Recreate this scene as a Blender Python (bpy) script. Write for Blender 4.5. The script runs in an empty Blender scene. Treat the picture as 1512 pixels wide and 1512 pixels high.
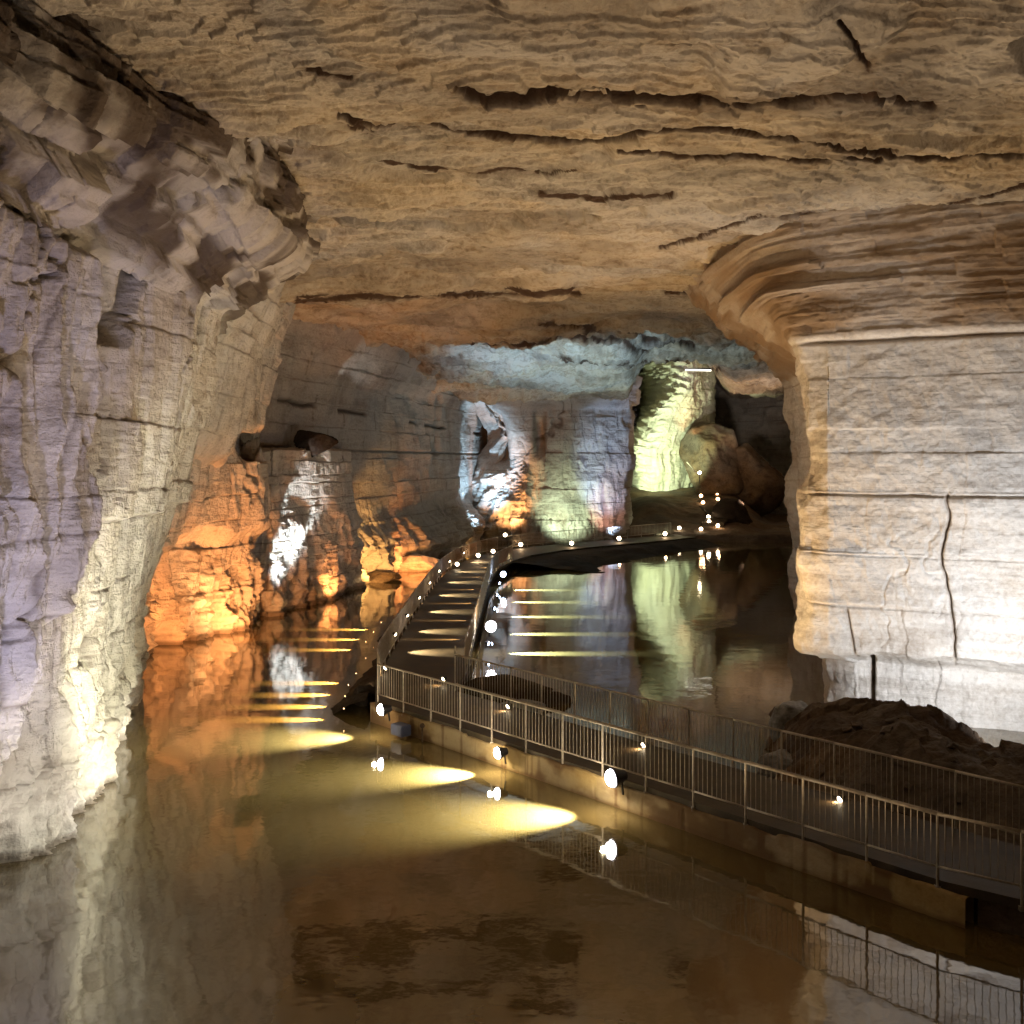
import bpy, bmesh, math, random
import numpy as np
from mathutils import Vector, Matrix
random.seed(7)
scene = bpy.context.scene
col = scene.collection
CH = 7.7            # eye height above the water
F = 1512.0
# ---------------------------------------------------------------- helpers
def X(px, d): return (px - 756.0) / F * d
def PT(px, py, d): return Vector((X(px, d), d, CH - (py - 680.0) / F * d))
def ONZ(px, py, z):
    d = (CH - z) * F / (py - 680.0); return Vector((X(px, d), d, z))

def _hash(ix, iy, iz, seed):
    h = (ix.astype(np.uint32) * np.uint32(374761393)) ^ (iy.astype(np.uint32) * np.uint32(668265263)) ^ (iz.astype(np.uint32) * np.uint32(2147483647 & 0x7feb352d)) ^ np.uint32((seed * 974711 + 12345) & 0xffffffff)
    h = (h ^ (h >> np.uint32(15))) * np.uint32(2246822519)
    h = (h ^ (h >> np.uint32(13))) * np.uint32(3266489917)
    h = h ^ (h >> np.uint32(16))
    return h.astype(np.float64) / 4294967295.0
def vn(x, y, z, seed=0):
    x = np.asarray(x, float); y = np.asarray(y, float) + 0 * x; z = np.asarray(z, float) + 0 * x
    x0 = np.floor(x); y0 = np.floor(y); z0 = np.floor(z)
    fx = x - x0; fy = y - y0; fz = z - z0
    fx = fx * fx * (3 - 2 * fx); fy = fy * fy * (3 - 2 * fy); fz = fz * fz * (3 - 2 * fz)
    ix = x0.astype(np.int64); iy = y0.astype(np.int64); iz = z0.astype(np.int64)
    r = 0
    for a in (0, 1):
        wx = fx if a else 1 - fx
        for b in (0, 1):
            wy = fy if b else 1 - fy
            for c in (0, 1):
                wz = fz if c else 1 - fz
                r = r + wx * wy * wz * _hash(ix + a, iy + b, iz + c, seed)
    return r * 2 - 1
def fbm(x, y, z, octv=4, seed=0, gain=0.5, ridged=False):
    a = 1.0; t = 0; s = 0
    for o in range(octv):
        n = vn(x, y, z, seed + o * 17)
        if ridged: n = 1 - 2 * np.abs(n)
        t = t + a * n; s += a; a *= gain
        x = x * 2.03 + 3.1; y = y * 2.03 + 1.7; z = z * 2.03 + 5.3
    return t / s
def sstep(a, b, x):
    t = np.clip((x - a) / (b - a), 0, 1); return t * t * (3 - 2 * t)

def smoothgrp(o, v=True):
    o.data.polygons.foreach_set('use_smooth', [v] * len(o.data.polygons))
def tag(o, label=None, cat=None, group=None, kind=None):
    if label: o['label'] = label
    if cat: o['category'] = cat
    if group: o['group'] = group
    if kind: o['kind'] = kind
    return o
def grid_mesh(name, P, mat, attrs=None, smooth=True, flip=False):
    nu, nv, _ = P.shape
    V = P.reshape(-1, 3)
    org = np.array([V[:, 0].mean(), V[:, 1].mean(), V[:, 2].min()])
    V = V - org
    i = np.arange(nu - 1)[:, None] * nv + np.arange(nv - 1)[None, :]
    q = np.stack([i, i + nv, i + nv + 1, i + 1], -1).reshape(-1, 4)
    if flip: q = q[:, ::-1]
    me = bpy.data.meshes.new(name)
    me.vertices.add(len(V)); me.vertices.foreach_set('co', V.astype(np.float32).ravel())
    me.loops.add(q.size); me.loops.foreach_set('vertex_index', q.astype(np.int32).ravel())
    me.polygons.add(len(q))
    me.polygons.foreach_set('loop_start', np.arange(0, q.size, 4, dtype=np.int32))
    me.polygons.foreach_set('loop_total', np.full(len(q), 4, dtype=np.int32))
    me.update(); me.validate()
    if smooth: me.polygons.foreach_set('use_smooth', np.ones(len(q), dtype=bool))
    if attrs is not None:
        for k, a in attrs.items():
            at = me.attributes.new(k, 'FLOAT', 'POINT'); at.data.foreach_set('value', a.astype(np.float32).ravel())
    me.materials.append(mat)
    o = bpy.data.objects.new(name, me); col.objects.link(o); o.location = org
    return o
def bm_obj(name, bm, mat, parent=None, smooth=False, loc=None):
    me = bpy.data.meshes.new(name); bm.to_mesh(me); bm.free()
    if smooth: me.polygons.foreach_set('use_smooth', [True] * len(me.polygons))
    me.materials.append(mat)
    o = bpy.data.objects.new(name, me); col.objects.link(o)
    if parent: o.parent = parent
    if loc is not None: o.location = loc
    return o
def empty(name, loc, rz=0):
    o = bpy.data.objects.new(name, None); col.objects.link(o); o.location = loc; o.rotation_euler = (0, 0, rz)
    o.empty_display_size = .2
    return o
def bar(bm, a, b, r, n=6, r2=None):
    a = Vector(a); b = Vector(b); d = b - a; L = d.length
    if L < 1e-6: return
    m = Matrix.Translation((a + b) / 2) @ d.to_track_quat('Z', 'Y').to_matrix().to_4x4()
    bmesh.ops.create_cone(bm, cap_ends=True, segments=n, radius1=r, radius2=r if r2 is None else r2, depth=L, matrix=m)
def box(bm, c, s, rz=0, rot=None):
    m = Matrix.Translation(c) @ (rot if rot else Matrix.Rotation(rz, 4, 'Z')) @ Matrix.Diagonal((s[0], s[1], s[2], 1))
    return bmesh.ops.create_cube(bm, size=1, matrix=m)['verts']

# ---------------------------------------------------------------- materials
def new_mat(name):
    m = bpy.data.materials.new(name); m.use_nodes = True
    nt = m.node_tree; nt.nodes.clear()
    out = nt.nodes.new('ShaderNodeOutputMaterial'); b = nt.nodes.new('ShaderNodeBsdfPrincipled')
    nt.links.new(b.outputs[0], out.inputs[0])
    return m, nt, b
def N(nt, t, **kw):
    n = nt.nodes.new('ShaderNode' + t)
    for k, v in kw.items(): setattr(n, k, v)
    return n
def noise(nt, vec, sc, det=6, rough=.6, dist=0):
    mp = N(nt, 'Mapping'); mp.inputs['Scale'].default_value = sc if isinstance(sc, (tuple, list)) else (sc,) * 3
    nt.links.new(vec, mp.inputs[0])
    n = N(nt, 'TexNoise'); n.inputs['Scale'].default_value = 1; n.inputs['Detail'].default_value = det
    n.inputs['Roughness'].default_value = rough; n.inputs['Distortion'].default_value = dist
    nt.links.new(mp.outputs[0], n.inputs['Vector']); return n.outputs['Fac']
def ramp(nt, fac, stops):
    r = N(nt, 'ValToRGB'); e = r.color_ramp.elements
    while len(e) > 1: e.remove(e[-1])
    e[0].position = stops[0][0]; e[0].color = (*stops[0][1], 1)
    for p, c in stops[1:]:
        k = e.new(p); k.color = (*c, 1)
    nt.links.new(fac, r.inputs[0]); return r.outputs[0]
def mix(nt, fac, a, b, mode='MIX'):
    m = N(nt, 'Mix', data_type='RGBA', blend_type=mode)
    for s, v in ((m.inputs[0], fac), (m.inputs[6], a), (m.inputs[7], b)):
        if hasattr(v, 'links'): nt.links.new(v, s)
        else: s.default_value = v if not isinstance(v, tuple) else (*v, 1)
    return m.outputs[2]
def math_(nt, op, a, b=None):
    m = N(nt, 'Math', operation=op)
    for s, v in ((m.inputs[0], a), (m.inputs[1], b)):
        if v is None: continue
        if hasattr(v, 'links'): nt.links.new(v, s)
        else: s.default_value = v
    return m.outputs[0]
def rock_mat(name, lo, mid, hi, stain_shade=(.10, .055, .03), bed=(.12, .12, 3.0), streak=(2.5, 2.5, .3), bumpk=1.0, rough=.85, streak_w=.5, stain_lo=.52, spec=.3):
    m, nt, b = new_mat(name)
    g = N(nt, 'NewGeometry'); pos = g.outputs['Position']
    nb = noise(nt, pos, bed, 9, .62, .3); ns = noise(nt, pos, streak, 7, .6, .4)
    nl = noise(nt, pos, .33, 5, .6, .6); nf = noise(nt, pos, 7.0, 9, .68)
    s = math_(nt, 'ADD', math_(nt, 'MULTIPLY', nb, .55), math_(nt, 'MULTIPLY', ns, streak_w * .45))
    s = math_(nt, 'ADD', s, math_(nt, 'MULTIPLY', nf, .55 - streak_w * .25))
    c = ramp(nt, s, [(.36, lo), (.49, mid), (.63, hi)])
    st = ramp(nt, nl, [(stain_lo, (0, 0, 0)), (stain_lo + .2, (1, 1, 1))])
    c = mix(nt, math_(nt, 'MULTIPLY', N2(nt, st), .42), c, tuple(stain_shade))
    nh = noise(nt, pos, .16, 4, .55, .8)
    gm = ramp(nt, nh, [(.42, (0, 0, 0)), (.60, (1, 1, 1))])
    lum = N2(nt, c); gcol = N(nt, 'CombineColor'); [nt.links.new(math_(nt, 'MULTIPLY', lum, f_), gcol.inputs[i_]) for i_, f_ in enumerate((1.03, 1.0, .95))]
    c = mix(nt, math_(nt, 'MULTIPLY', N2(nt, gm), .6), c, gcol.outputs[0])
    at = N(nt, 'Attribute', attribute_name='stain_shade')  # carries real stains plus painted shade in cracks and hollows
    c = mix(nt, math_(nt, 'MULTIPLY', at.outputs['Fac'], .9), c, tuple(stain_shade))
    nt.links.new(c, b.inputs['Base Color'])
    b.inputs['Roughness'].default_value = rough; b.inputs['Specular IOR Level'].default_value = spec
    h = math_(nt, 'ADD', math_(nt, 'MULTIPLY', nb, .9), math_(nt, 'MULTIPLY', ns, streak_w))
    h = math_(nt, 'ADD', h, math_(nt, 'MULTIPLY', nf, .55))
    bp = N(nt, 'Bump'); bp.inputs['Strength'].default_value = .9; bp.inputs['Distance'].default_value = .16 * bumpk
    nt.links.new(h, bp.inputs['Height']); nt.links.new(bp.outputs[0], b.inputs['Normal'])
    return m
def N2(nt, colsock):
    n = N(nt, 'RGBToBW'); nt.links.new(colsock, n.inputs[0]); return n.outputs[0]
M = {}
M['left'] = rock_mat('pale_limestone', (.13, .10, .075), (.40, .34, .275), (.64, .58, .50), stain_shade=(.08, .048, .026), bed=(.4, .4, 2.2), streak=(1.5, 1.5, .28), bumpk=1.6, streak_w=.9)
M['right'] = rock_mat('smooth_limestone', (.33, .27, .20), (.50, .44, .37), (.66, .62, .56), stain_shade=(.25, .155, .075), bed=(.25, .25, 2.8), streak=(.9, .9, .5), bumpk=.5, streak_w=.3)
M['ceil'] = rock_mat('ceiling_limestone', (.15, .095, .05), (.37, .28, .18), (.58, .49, .36), stain_shade=(.055, .026, .012), bed=(1.1, 2.2, 2), streak=(2.6, 4.4, 2), bumpk=.8, stain_lo=.47)
M['far'] = rock_mat('grey_brown_limestone', (.19, .15, .12), (.36, .30, .25), (.5, .45, .39), stain_shade=(.10, .06, .035), bed=(.16, .16, 1.3), streak=(.8, .8, .15), bumpk=1.6)  # limestone with its own grey-brown colour
M['flow'] = rock_mat('flowstone', (.38, .36, .28), (.52, .5, .40), (.62, .6, .5), stain_shade=(.35, .3, .2), bed=(.2, .2, 1.2), streak=(.6, .6, .3), bumpk=1.6)
M['mound'] = rock_mat('brown_clay_rock', (.032, .019, .010), (.09, .055, .030), (.18, .12, .07), stain_shade=(.03, .014, .008), bed=(.9, .9, 1.6), streak=(2, 2, 1.5), bumpk=1.1, stain_lo=.45)
M['dark'] = rock_mat('wet_dark_rock', (.015, .011, .009), (.035, .026, .02), (.06, .045, .034), bed=(.9, .9, 1.6), bumpk=1.3, rough=.97, spec=.08)
M['grey'] = rock_mat('grey_boulder_rock', (.05, .055, .06), (.14, .15, .16), (.30, .32, .34), bed=(.9, .9, 1.6), bumpk=1.0)

def water_mat():
    m, nt, b = new_mat('murky_water')
    g = N(nt, 'NewGeometry'); pos = g.outputs['Position']
    nl = noise(nt, pos, .12, 4, .6, .5)
    c = ramp(nt, nl, [(.35, (.095, .068, .023)), (.65, (.14, .102, .036))])
    v = N(nt, 'TexVoronoi'); v.inputs['Scale'].default_value = 1.3; nt.links.new(pos, v.inputs['Vector'])
    sp = ramp(nt, v.outputs['Distance'], [(.018, (1, 1, 1)), (.026, (0, 0, 0))])
    msk = ramp(nt, noise(nt, pos, .22, 3, .5), [(.5, (0, 0, 0)), (.62, (1, 1, 1))])
    c = mix(nt, math_(nt, 'MULTIPLY', N2(nt, sp), N2(nt, msk)), c, (.4, .33, .22))
    nt.links.new(c, b.inputs['Base Color'])
    b.inputs['Roughness'].default_value = .04; b.inputs['IOR'].default_value = 2.2
    n1 = math_(nt, 'ADD', noise(nt, pos, (.9, .9, 1), 3, .5), math_(nt, 'MULTIPLY', noise(nt, pos, (5, 5, 1), 2, .5), .12))
    bp = N(nt, 'Bump'); bp.inputs['Strength'].default_value = .35; bp.inputs['Distance'].default_value = .02
    nt.links.new(n1, bp.inputs['Height']); nt.links.new(bp.outputs[0], b.inputs['Normal'])
    return m
M['water'] = water_mat()
def simple(name, c, rough=.5, metal=0, sc=4.0, var=.35, bump=.01):
    m, nt, b = new_mat(name)
    g = N(nt, 'NewGeometry'); pos = g.outputs['Position']
    n = noise(nt, pos, sc, 7, .65, .3)
    c0 = tuple(v * (1 - var) for v in c); c1 = tuple(min(1, v * (1 + var)) for v in c)
    nt.links.new(ramp(nt, n, [(.32, c0), (.68, c1)]), b.inputs['Base Color'])
    b.inputs['Specular IOR Level'].default_value = .3
    r = N(nt, 'MapRange'); r.inputs[3].default_value = rough * .8; r.inputs[4].default_value = min(1, rough * 1.25)
    nt.links.new(n, r.inputs[0]); nt.links.new(r.outputs[0], b.inputs['Roughness'])
    b.inputs['Metallic'].default_value = metal
    if bump:
        bp = N(nt, 'Bump'); bp.inputs['Distance'].default_value = bump; bp.inputs['Strength'].default_value = .6
        nt.links.new(noise(nt, pos, sc * 5, 6, .65), bp.inputs['Height']); nt.links.new(bp.outputs[0], b.inputs['Normal'])
    return m
M['steel'] = simple('galvanised_steel', (.40, .36, .30), .45, .35, 9, .25, .0)
M['concrete'] = simple('stained_concrete', (.33, .25, .13), .85, 0, 1.1, .45, .03)
M['deck'] = simple('wet_deck', (.06, .045, .028), .62, 0, 1.4, .5, .012)
M['darkmetal'] = simple('lamp_housing_metal', (.05, .05, .055), .5, .5, 6, .2, 0)
M['bluebox'] = simple('blue_grey_box', (.06, .07, .12), .5, 0, 6, .2, 0)
def emis(name, c, s):
    m, nt, b = new_mat(name); b.inputs['Base Color'].default_value = (.8, .8, .8, 1)
    b.inputs['Emission Color'].default_value = (*c, 1); b.inputs['Emission Strength'].default_value = s; return m
M['e_strip'] = emis('lit_strip_tube', (1, .95, .8), 2.2)
M['e_white'] = emis('lit_white_lens', (1, .95, .98), 40)
M['e_blue'] = emis('lit_cool_lens', (.6, .75, 1), 30)
M['e_warm'] = emis('lit_warm_lens', (1, .78, .5), 22)
M['e_orange'] = emis('lit_orange_lens', (1, .55, .25), 16)

# ---------------------------------------------------------------- rock walls
def catmull(C, t):
    n = len(C); i = np.clip(np.floor(t).astype(int), 0, n - 2); f = (t - i)
    g = lambda k: C[np.clip(k, 0, n - 1)]
    p0, p1, p2, p3 = g(i - 1), g(i), g(i + 1), g(i + 2)
    f = f.reshape((-1,) + (1,) * (C.ndim - 1))
    lin = p1 + (p2 - p1) * f
    cr = .5 * ((2 * p1) + (-p0 + p2) * f + (2 * p0 - 5 * p1 + 4 * p2 - p3) * f * f + (-p0 + 3 * p1 - 3 * p2 + p3) * f ** 3)
    return lin * .55 + cr * .45
ZK = None
def wall(name, keys, cols, mat, seed, rows=420, pxstep=1.7, ab=.22, bw=(1.2, 3.5), bh=(.35, 1.3), af=.25, zf=4.0, afb=.22, crack=.08, bounds=None, extra=None, zlo=-1.2, zhi=15.8, brow=.6, side=1, facet=0.0):
    """cols: list of columns, each a list of (x, y) at the key heights. Cave side is to the right of the walking direction when side=1."""
    C = np.array(cols, float)                       # ncol, nkey, 2
    keys = np.array(keys, float)
    z = np.linspace(zlo, zhi, rows)
    Cz = np.zeros((C.shape[0], rows, 2))
    for c in range(C.shape[0]):
        for k in (0, 1): Cz[c, :, k] = np.interp(z, keys, C[c, :, k])
    # soften the kinks between key heights
    ker = np.ones(max(3, rows // 60)); ker /= ker.sum()
    pad = len(ker) // 2
    for c in range(C.shape[0]):
        for k in (0, 1):
            a = np.pad(Cz[c, :, k], pad, mode='edge'); Cz[c, :, k] = np.convolve(a, ker, 'valid')[:rows]
    mid = Cz[:, rows // 2, :]
    ts = []
    for c in range(len(C) - 1):
        a, b = mid[c], mid[c + 1]; L = np.linalg.norm(b - a)
        da, db = max(a[1], 3), max(b[1], 3)
        scr = abs(a[0] / da - b[0] / db) * F
        vis = (a[1] > 5 or b[1] > 5) and (abs(a[0] / da) < .62 or abs(b[0] / db) < .62)
        n = int(np.clip(max(scr / pxstep, L / .18 * 18 / max(18, min(da, db))), 8, 520)) if vis else int(max(4, L / .6))
        ts.append(np.linspace(c, c + 1, n, endpoint=False))
    t = np.concatenate(ts + [np.array([len(C) - 1.0])])
    PXY = catmull(Cz, t)                             # nu, rows, 2
    nu = len(t)
    P = np.zeros((nu, rows, 3)); P[..., :2] = PXY; P[..., 2] = z[None, :]
    du = np.gradient(P, axis=0); dv = np.gradient(P, axis=1)
    nrm = np.cross(du, dv); nrm /= (np.linalg.norm(nrm, axis=-1, keepdims=True) + 1e-9); nrm *= side
    # keep horizontal-ish, smooth the corners
    s = np.concatenate([[0], np.cumsum(np.linalg.norm(np.diff(PXY[:, rows // 2], axis=0), axis=1))])[:, None] + 0 * P[..., 0]
    x, y, zz = P[..., 0], P[..., 1], P[..., 2]
    rng = np.random.RandomState(seed)
    if bounds is None:
        bd = [zlo - .5]
        while bd[-1] < zhi + .5: bd.append(bd[-1] + rng.uniform(*bh))
        bd = np.array(bd)
    else: bd = np.array(bounds, float)
    zw = zz + .10 * fbm(s * .25, s * 0, zz * .25, 3, seed) + .035 * fbm(s * 2.2, s * 0, zz * 2.2, 3, seed + 3)
    row = np.clip(np.searchsorted(bd, zw) - 1, 0, len(bd) - 2)
    dz = np.minimum(zw - bd[row], bd[row + 1] - zw)
    w = rng.uniform(bw[0], bw[1], len(bd)); ph = rng.uniform(0, 5, len(bd)); ro = rng.uniform(-1, 1, len(bd))
    sw = s + .3 * fbm(s * .4, zz * .5, 0 * s, 3, seed + 5) + .07 * fbm(s * 2.5, zz * 3, 0 * s, 3, seed + 6)
    ci = sw / w[row] + ph[row]; cidx = np.floor(ci); fr = ci - cidx
    ds = np.minimum(fr, 1 - fr) * w[row]
    bo = _hash(cidx.astype(np.int64), row.astype(np.int64), 0 * row, seed) * 2 - 1
    tilt = (_hash(cidx.astype(np.int64), row.astype(np.int64), 1 + 0 * row, seed) - .5) * (fr - .5) * ab * 1.2
    msk = .35 + .65 * sstep(-.3, .4, fbm(s * .15, zz * .2, 0 * s, 2, seed + 9))
    brw = brow * sstep(11.5, 13, zz)
    D = (bo * .6 + ro[row] * .4) * ab * (msk + brw * 2) + tilt
    gap = crack * (np.exp(-(dz / .04) ** 2) * .8 * (vn(s * .5, row * 1.7, 0 * s, seed + 8) > -.2) + np.exp(-(ds / .05) ** 2) * (_hash(cidx.astype(np.int64), row.astype(np.int64), 2 + 0 * row, seed) > .45))
    D = D - gap
    fm = (1 - sstep(zf * .55, zf * 1.25, zz + .9 * fbm(s * .7, 0 * s, 0 * s, 3, seed + 11)))
    fl = fbm(sw * 1.7, zz * .34, y * 0, 4, seed + 12, .55, ridged=True)
    drip = fbm(sw * 3.2, zz * .9 + 4, y * 0, 3, seed + 14, .6, ridged=True)
    D = D + fm * af * (fl * .9 + drip * .55 - .5)
    if facet:
        cn = vn(s * .55 + .4 * fbm(s * 1.5, zz * 1.5, 0 * s, 3, seed + 51), zz * .16, 0 * s, seed + 50); cm = sstep(-.05, .25, fbm(s * .3, zz * .25, 0 * s, 2, seed + 52))
        cl = np.exp(-(cn / .035) ** 2) * cm
        D = D - .45 * facet * cl; gap = np.maximum(gap, crack * cl)
        fn = fbm(sw * .40 + zz * .05, zz * .08, 0 * s, 4, seed + 40, .55) * 4.5; ff = np.floor(fn)
        D = D + facet * (ff + sstep(0, .16, fn - ff) + .35 * (fn - ff)) / 4.5 * (zz < 12.6)
    D = D + afb * fbm(x * .45, y * .45, zz * .5, 5, seed + 20, .52) + .05 * fbm(x * 2.6, y * 2.6, zz * 3.6, 4, seed + 30, .6)
    st = np.clip(gap / max(crack, 1e-3) * .8, 0, 1) * .8
    st = np.maximum(st, fm * .4 * sstep(.1, -.3, drip) )  # shade in the flute hollows put into the colour
    st = np.maximum(st, .75 * sstep(.30, .10, zz + .12 * fbm(s * 1.3, 0 * s, 0 * s, 3, 99)))
    if extra: D, st = extra(D, st, s, x, y, zz, t[:, None] + 0 * s)
    P = P + nrm * D[..., None]
    return grid_mesh(name, P, mat, {'stain_shade': st})

def colw(keys, spec):
    """spec: dict key->(x,y); missing keys are interpolated"""
    ks = sorted(spec); a = np.array([spec[k] for k in ks], float)
    return [(float(np.interp(k, ks, a[:, 0])), float(np.interp(k, ks, a[:, 1]))) for k in keys]
def pd(px, d): return (X(px, d), d)

# A : the great pillar on the left
KA = [-1.2, 0, 3, 6.5, 9, 12.1, 12.9, 13.6, 15.8]
colsA = [colw(KA, s) for s in [
    {0: (-10.5, -14), 12.1: (-10, -14), 15.8: (-8, -14)},
    {0: (-9.9, 6), 12.1: (-9.6, 6), 13.6: (-7.8, 6), 15.8: (-7.3, 6)},
    {0: (-9.55, 15), 6.5: (-9.3, 15), 12.1: (-9.3, 15.4), 12.9: (-8.3, 15.2), 13.6: (-7.5, 15), 15.8: (-6.9, 14.5)},
    {0: (-9.6, 18.6), 6.5: (-9.3, 18.6), 12.1: (-9.1, 19), 12.9: (-7.8, 18.6), 13.6: (-6.8, 18.4), 15.8: (-6.2, 18)},
    {0: (-9.8, 21.5), 6.5: (-9.35, 21.5), 12.1: (-8.9, 21.8), 12.9: (-7.4, 21.4), 13.6: (-6.1, 21), 15.8: (-5.3, 20.5)},
    {0: (-10.25, 24.6), 3: (-10.1, 25), 6.5: (-9.6, 25.2), 12.1: (-8.9, 26), 12.9: (-7.8, 26), 13.6: (-6.3, 25.6), 15.8: (-5.4, 25)},
    {0: (-11.3, 29), 3: (-10.9, 29), 6.5: (-9.9, 29), 9: (-9.3, 29), 12.1: (-8.7, 29), 12.9: (-7.8, 29), 13.6: (-6.2, 28.6), 15.8: (-5.4, 28)},
    {0: (-12.3, 33.6), 3: (-11.8, 33), 6.5: (-10.4, 31.6), 9: (-9.6, 31.3), 12.1: (-8.9, 31.2), 12.9: (-8.1, 31.4), 13.6: (-6.6, 31), 15.8: (-5.9, 30.5)},
    {0: (-14.2, 35.2), 6.5: (-12.2, 33.3), 12.1: (-11, 33), 13.6: (-8.6, 33.5), 15.8: (-7.6, 33.5)},
    {0: (-20, 36.2), 6.5: (-19, 34.5), 15.8: (-17, 34.5)}]]
def exA(D, st, s, x, y, z, t):
    # nearer slab that hangs down and thins out
    lim = np.interp(z, [2.1, 2.85, 4.4, 6.5, 9, 10.5], [17.4, 18.2, 19.1, 20.0, 20.3, 20.0]) + .35 * fbm(z * .9, z * 0, z * 0, 4, 501) + .15 * fbm(z * 3, y * .5, z * 0, 3, 502)
    m = sstep(.12, -.06, y - lim) * sstep(1.9, 2.4, z) * sstep(12.0, 11.6, z)
    D = D + .62 * m
    # vertical splinters on the slab
    spl = fbm(s * 1.5 + z * .12, z * .22, 0 * z, 4, 503, ridged=True)
    D = D + m * .5 * (spl - .2); st = np.maximum(st, .6 * m * sstep(-.1, -.5, spl))  # gaps between splinters painted dark, like shade
    # joint at z 6.5, face above stands proud
    D = D + .22 * sstep(6.42, 6.55, z + .06 * fbm(s * .7, 0 * s, 0 * s, 3, 504)) * (1 - m)
    # dark hole below the brow
    q = sstep(22.0, 22.25, y) * sstep(23.9 + (z - 12.2) * .55, 23.6 + (z - 12.2) * .55, y) * sstep(10.2, 10.5, z) * sstep(12.25, 12.0, z)
    D = D - 1.9 * q
    # long crack down the yellow face
    cr = np.exp(-((y - (25.3 + (z - 3.5) * .22 + .12 * fbm(z * .8, z * 0, z * 0, 3, 505))) / .07) ** 2) * sstep(1.4, 2, z) * sstep(6.2, 5.7, z)
    D = D - .35 * cr; st = np.maximum(st, cr * .9)
    br = sstep(12.2, 12.7, z)
    sB = s + .5 * fbm(s * .7, z * 1.2, 0 * s, 4, 520); zB = z + .16 * fbm(s * .4, z * .9, 0 * s, 4, 521) + .03 * s
    for (cs, cz, am, sd) in ((4.2, .50, .34, 522), (1.6, .30, .13, 523)):
        r_ = np.floor(zB / cz).astype(np.int64); c_ = np.floor(sB / cs + _hash(r_, r_, 0 * r_, sd) * 3).astype(np.int64)
        D = D + br * am * (_hash(c_, r_, 0 * r_, sd + 5) * 2 - 1)
    st = np.maximum(st, br * sstep(-.25, .1, fbm(s * .6, z * 1.1, 0 * s, 4, 507)))
    D = D * (1 - .0 * br)
    return D, st
oA = wall('rock_pillar', KA, colsA, M['left'], 11, rows=820, pxstep=1.5, ab=.15, af=.5, zf=3.6, extra=exA, afb=.17, facet=.95, crack=.05, bh=(.7, 2.4), bw=(.9, 3))
tag(oA, 'huge pale limestone pillar face filling the left side, purple-grey above and yellow below', 'rock pillar')

# C : orange lit recess wall with overhang
KC = [-1.2, 0, 3, 6.5, 7.7, 8.0, 8.7, 9.2, 12.3, 13.5, 15.8]
def q(px, d): return pd(px, d)
colsC = [colw(KC, s) for s in [
    {0: (-21, 40), 15.8: (-21, 38)},
    {0: (-14.8, 38.2), 6.5: (-13.4, 38.2), 8: (-13.0, 38), 9.2: (-12, 36.8), 12.3: (-10.9, 36), 15.8: (-8.2, 35)},
    {0: q(225, 40.2), 3: q(240, 40.5), 6.5: q(285, 41), 7.7: q(288, 41), 8: q(300, 40), 9.2: q(320, 39), 12.3: q(352, 39), 15.8: q(418, 38)},
    {0: q(262, 42.2), 3: q(265, 42.4), 6.5: q(300, 43), 7.7: q(300, 43), 8: q(330, 41.5), 9.2: q(345, 41), 12.3: q(368, 41), 15.8: q(428, 40)},
    {0: q(330, 45), 3: q(330, 45.4), 6.5: q(333, 46), 7.7: q(335, 46), 8: q(355, 44), 9.2: q(368, 43.5), 12.3: q(384, 43.5), 15.8: q(436, 42.5)},
    {0: q(375, 47.2), 3: q(378, 47.4), 6.5: q(385, 47.4), 7.7: q(385, 47.4), 8.0: q(370, 48.6), 8.7: q(368, 49), 9.2: q(384, 46), 12.3: q(392, 45.5), 15.8: q(438, 45.5)},
    {0: q(396, 48.6), 3: q(398, 48.8), 6.5: q(402, 48.8), 7.7: q(402, 48.8), 8.0: q(385, 51), 8.7: q(380, 51), 9.2: q(390, 47.8), 12.3: q(402, 48), 15.8: q(434, 49)},
    {0: (-14.2, 51), 6.5: (-14, 51), 15.8: (-13, 51.5)}]]
def exC(D, st, s, x, y, z, t):
    low = sstep(4.8, 3.9, z + .7 * fbm(s * .6, 0 * s, 0 * s, 3, 511))
    D = D - .9 * low
    bl = fbm(s * 1.5, z * .8, 0 * s, 3, 512, .6, ridged=True)
    D = D + low * .55 * bl * sstep(3.4, 1.6, z)
    st = np.maximum(st, .6 * sstep(.0, -.5, bl) * low)  # shade painted into the hollows of the fluting
    c2 = sstep(7.6, 7.8, z) * sstep(9.0, 8.7, z) * sstep(3.5, 4.2, t)
    D = D - .8 * c2
    return D, st
oC = wall('rock_pillar', KC, colsC, M['left'], 23, rows=520, pxstep=1.4, ab=.2, af=.8, zf=4.0, afb=.3, bh=(.8, 2.2), extra=exC, facet=.6, crack=.05)
tag(oC, 'orange lit fluted rock pillar under a brown overhang, second from the left', 'rock pillar')

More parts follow.
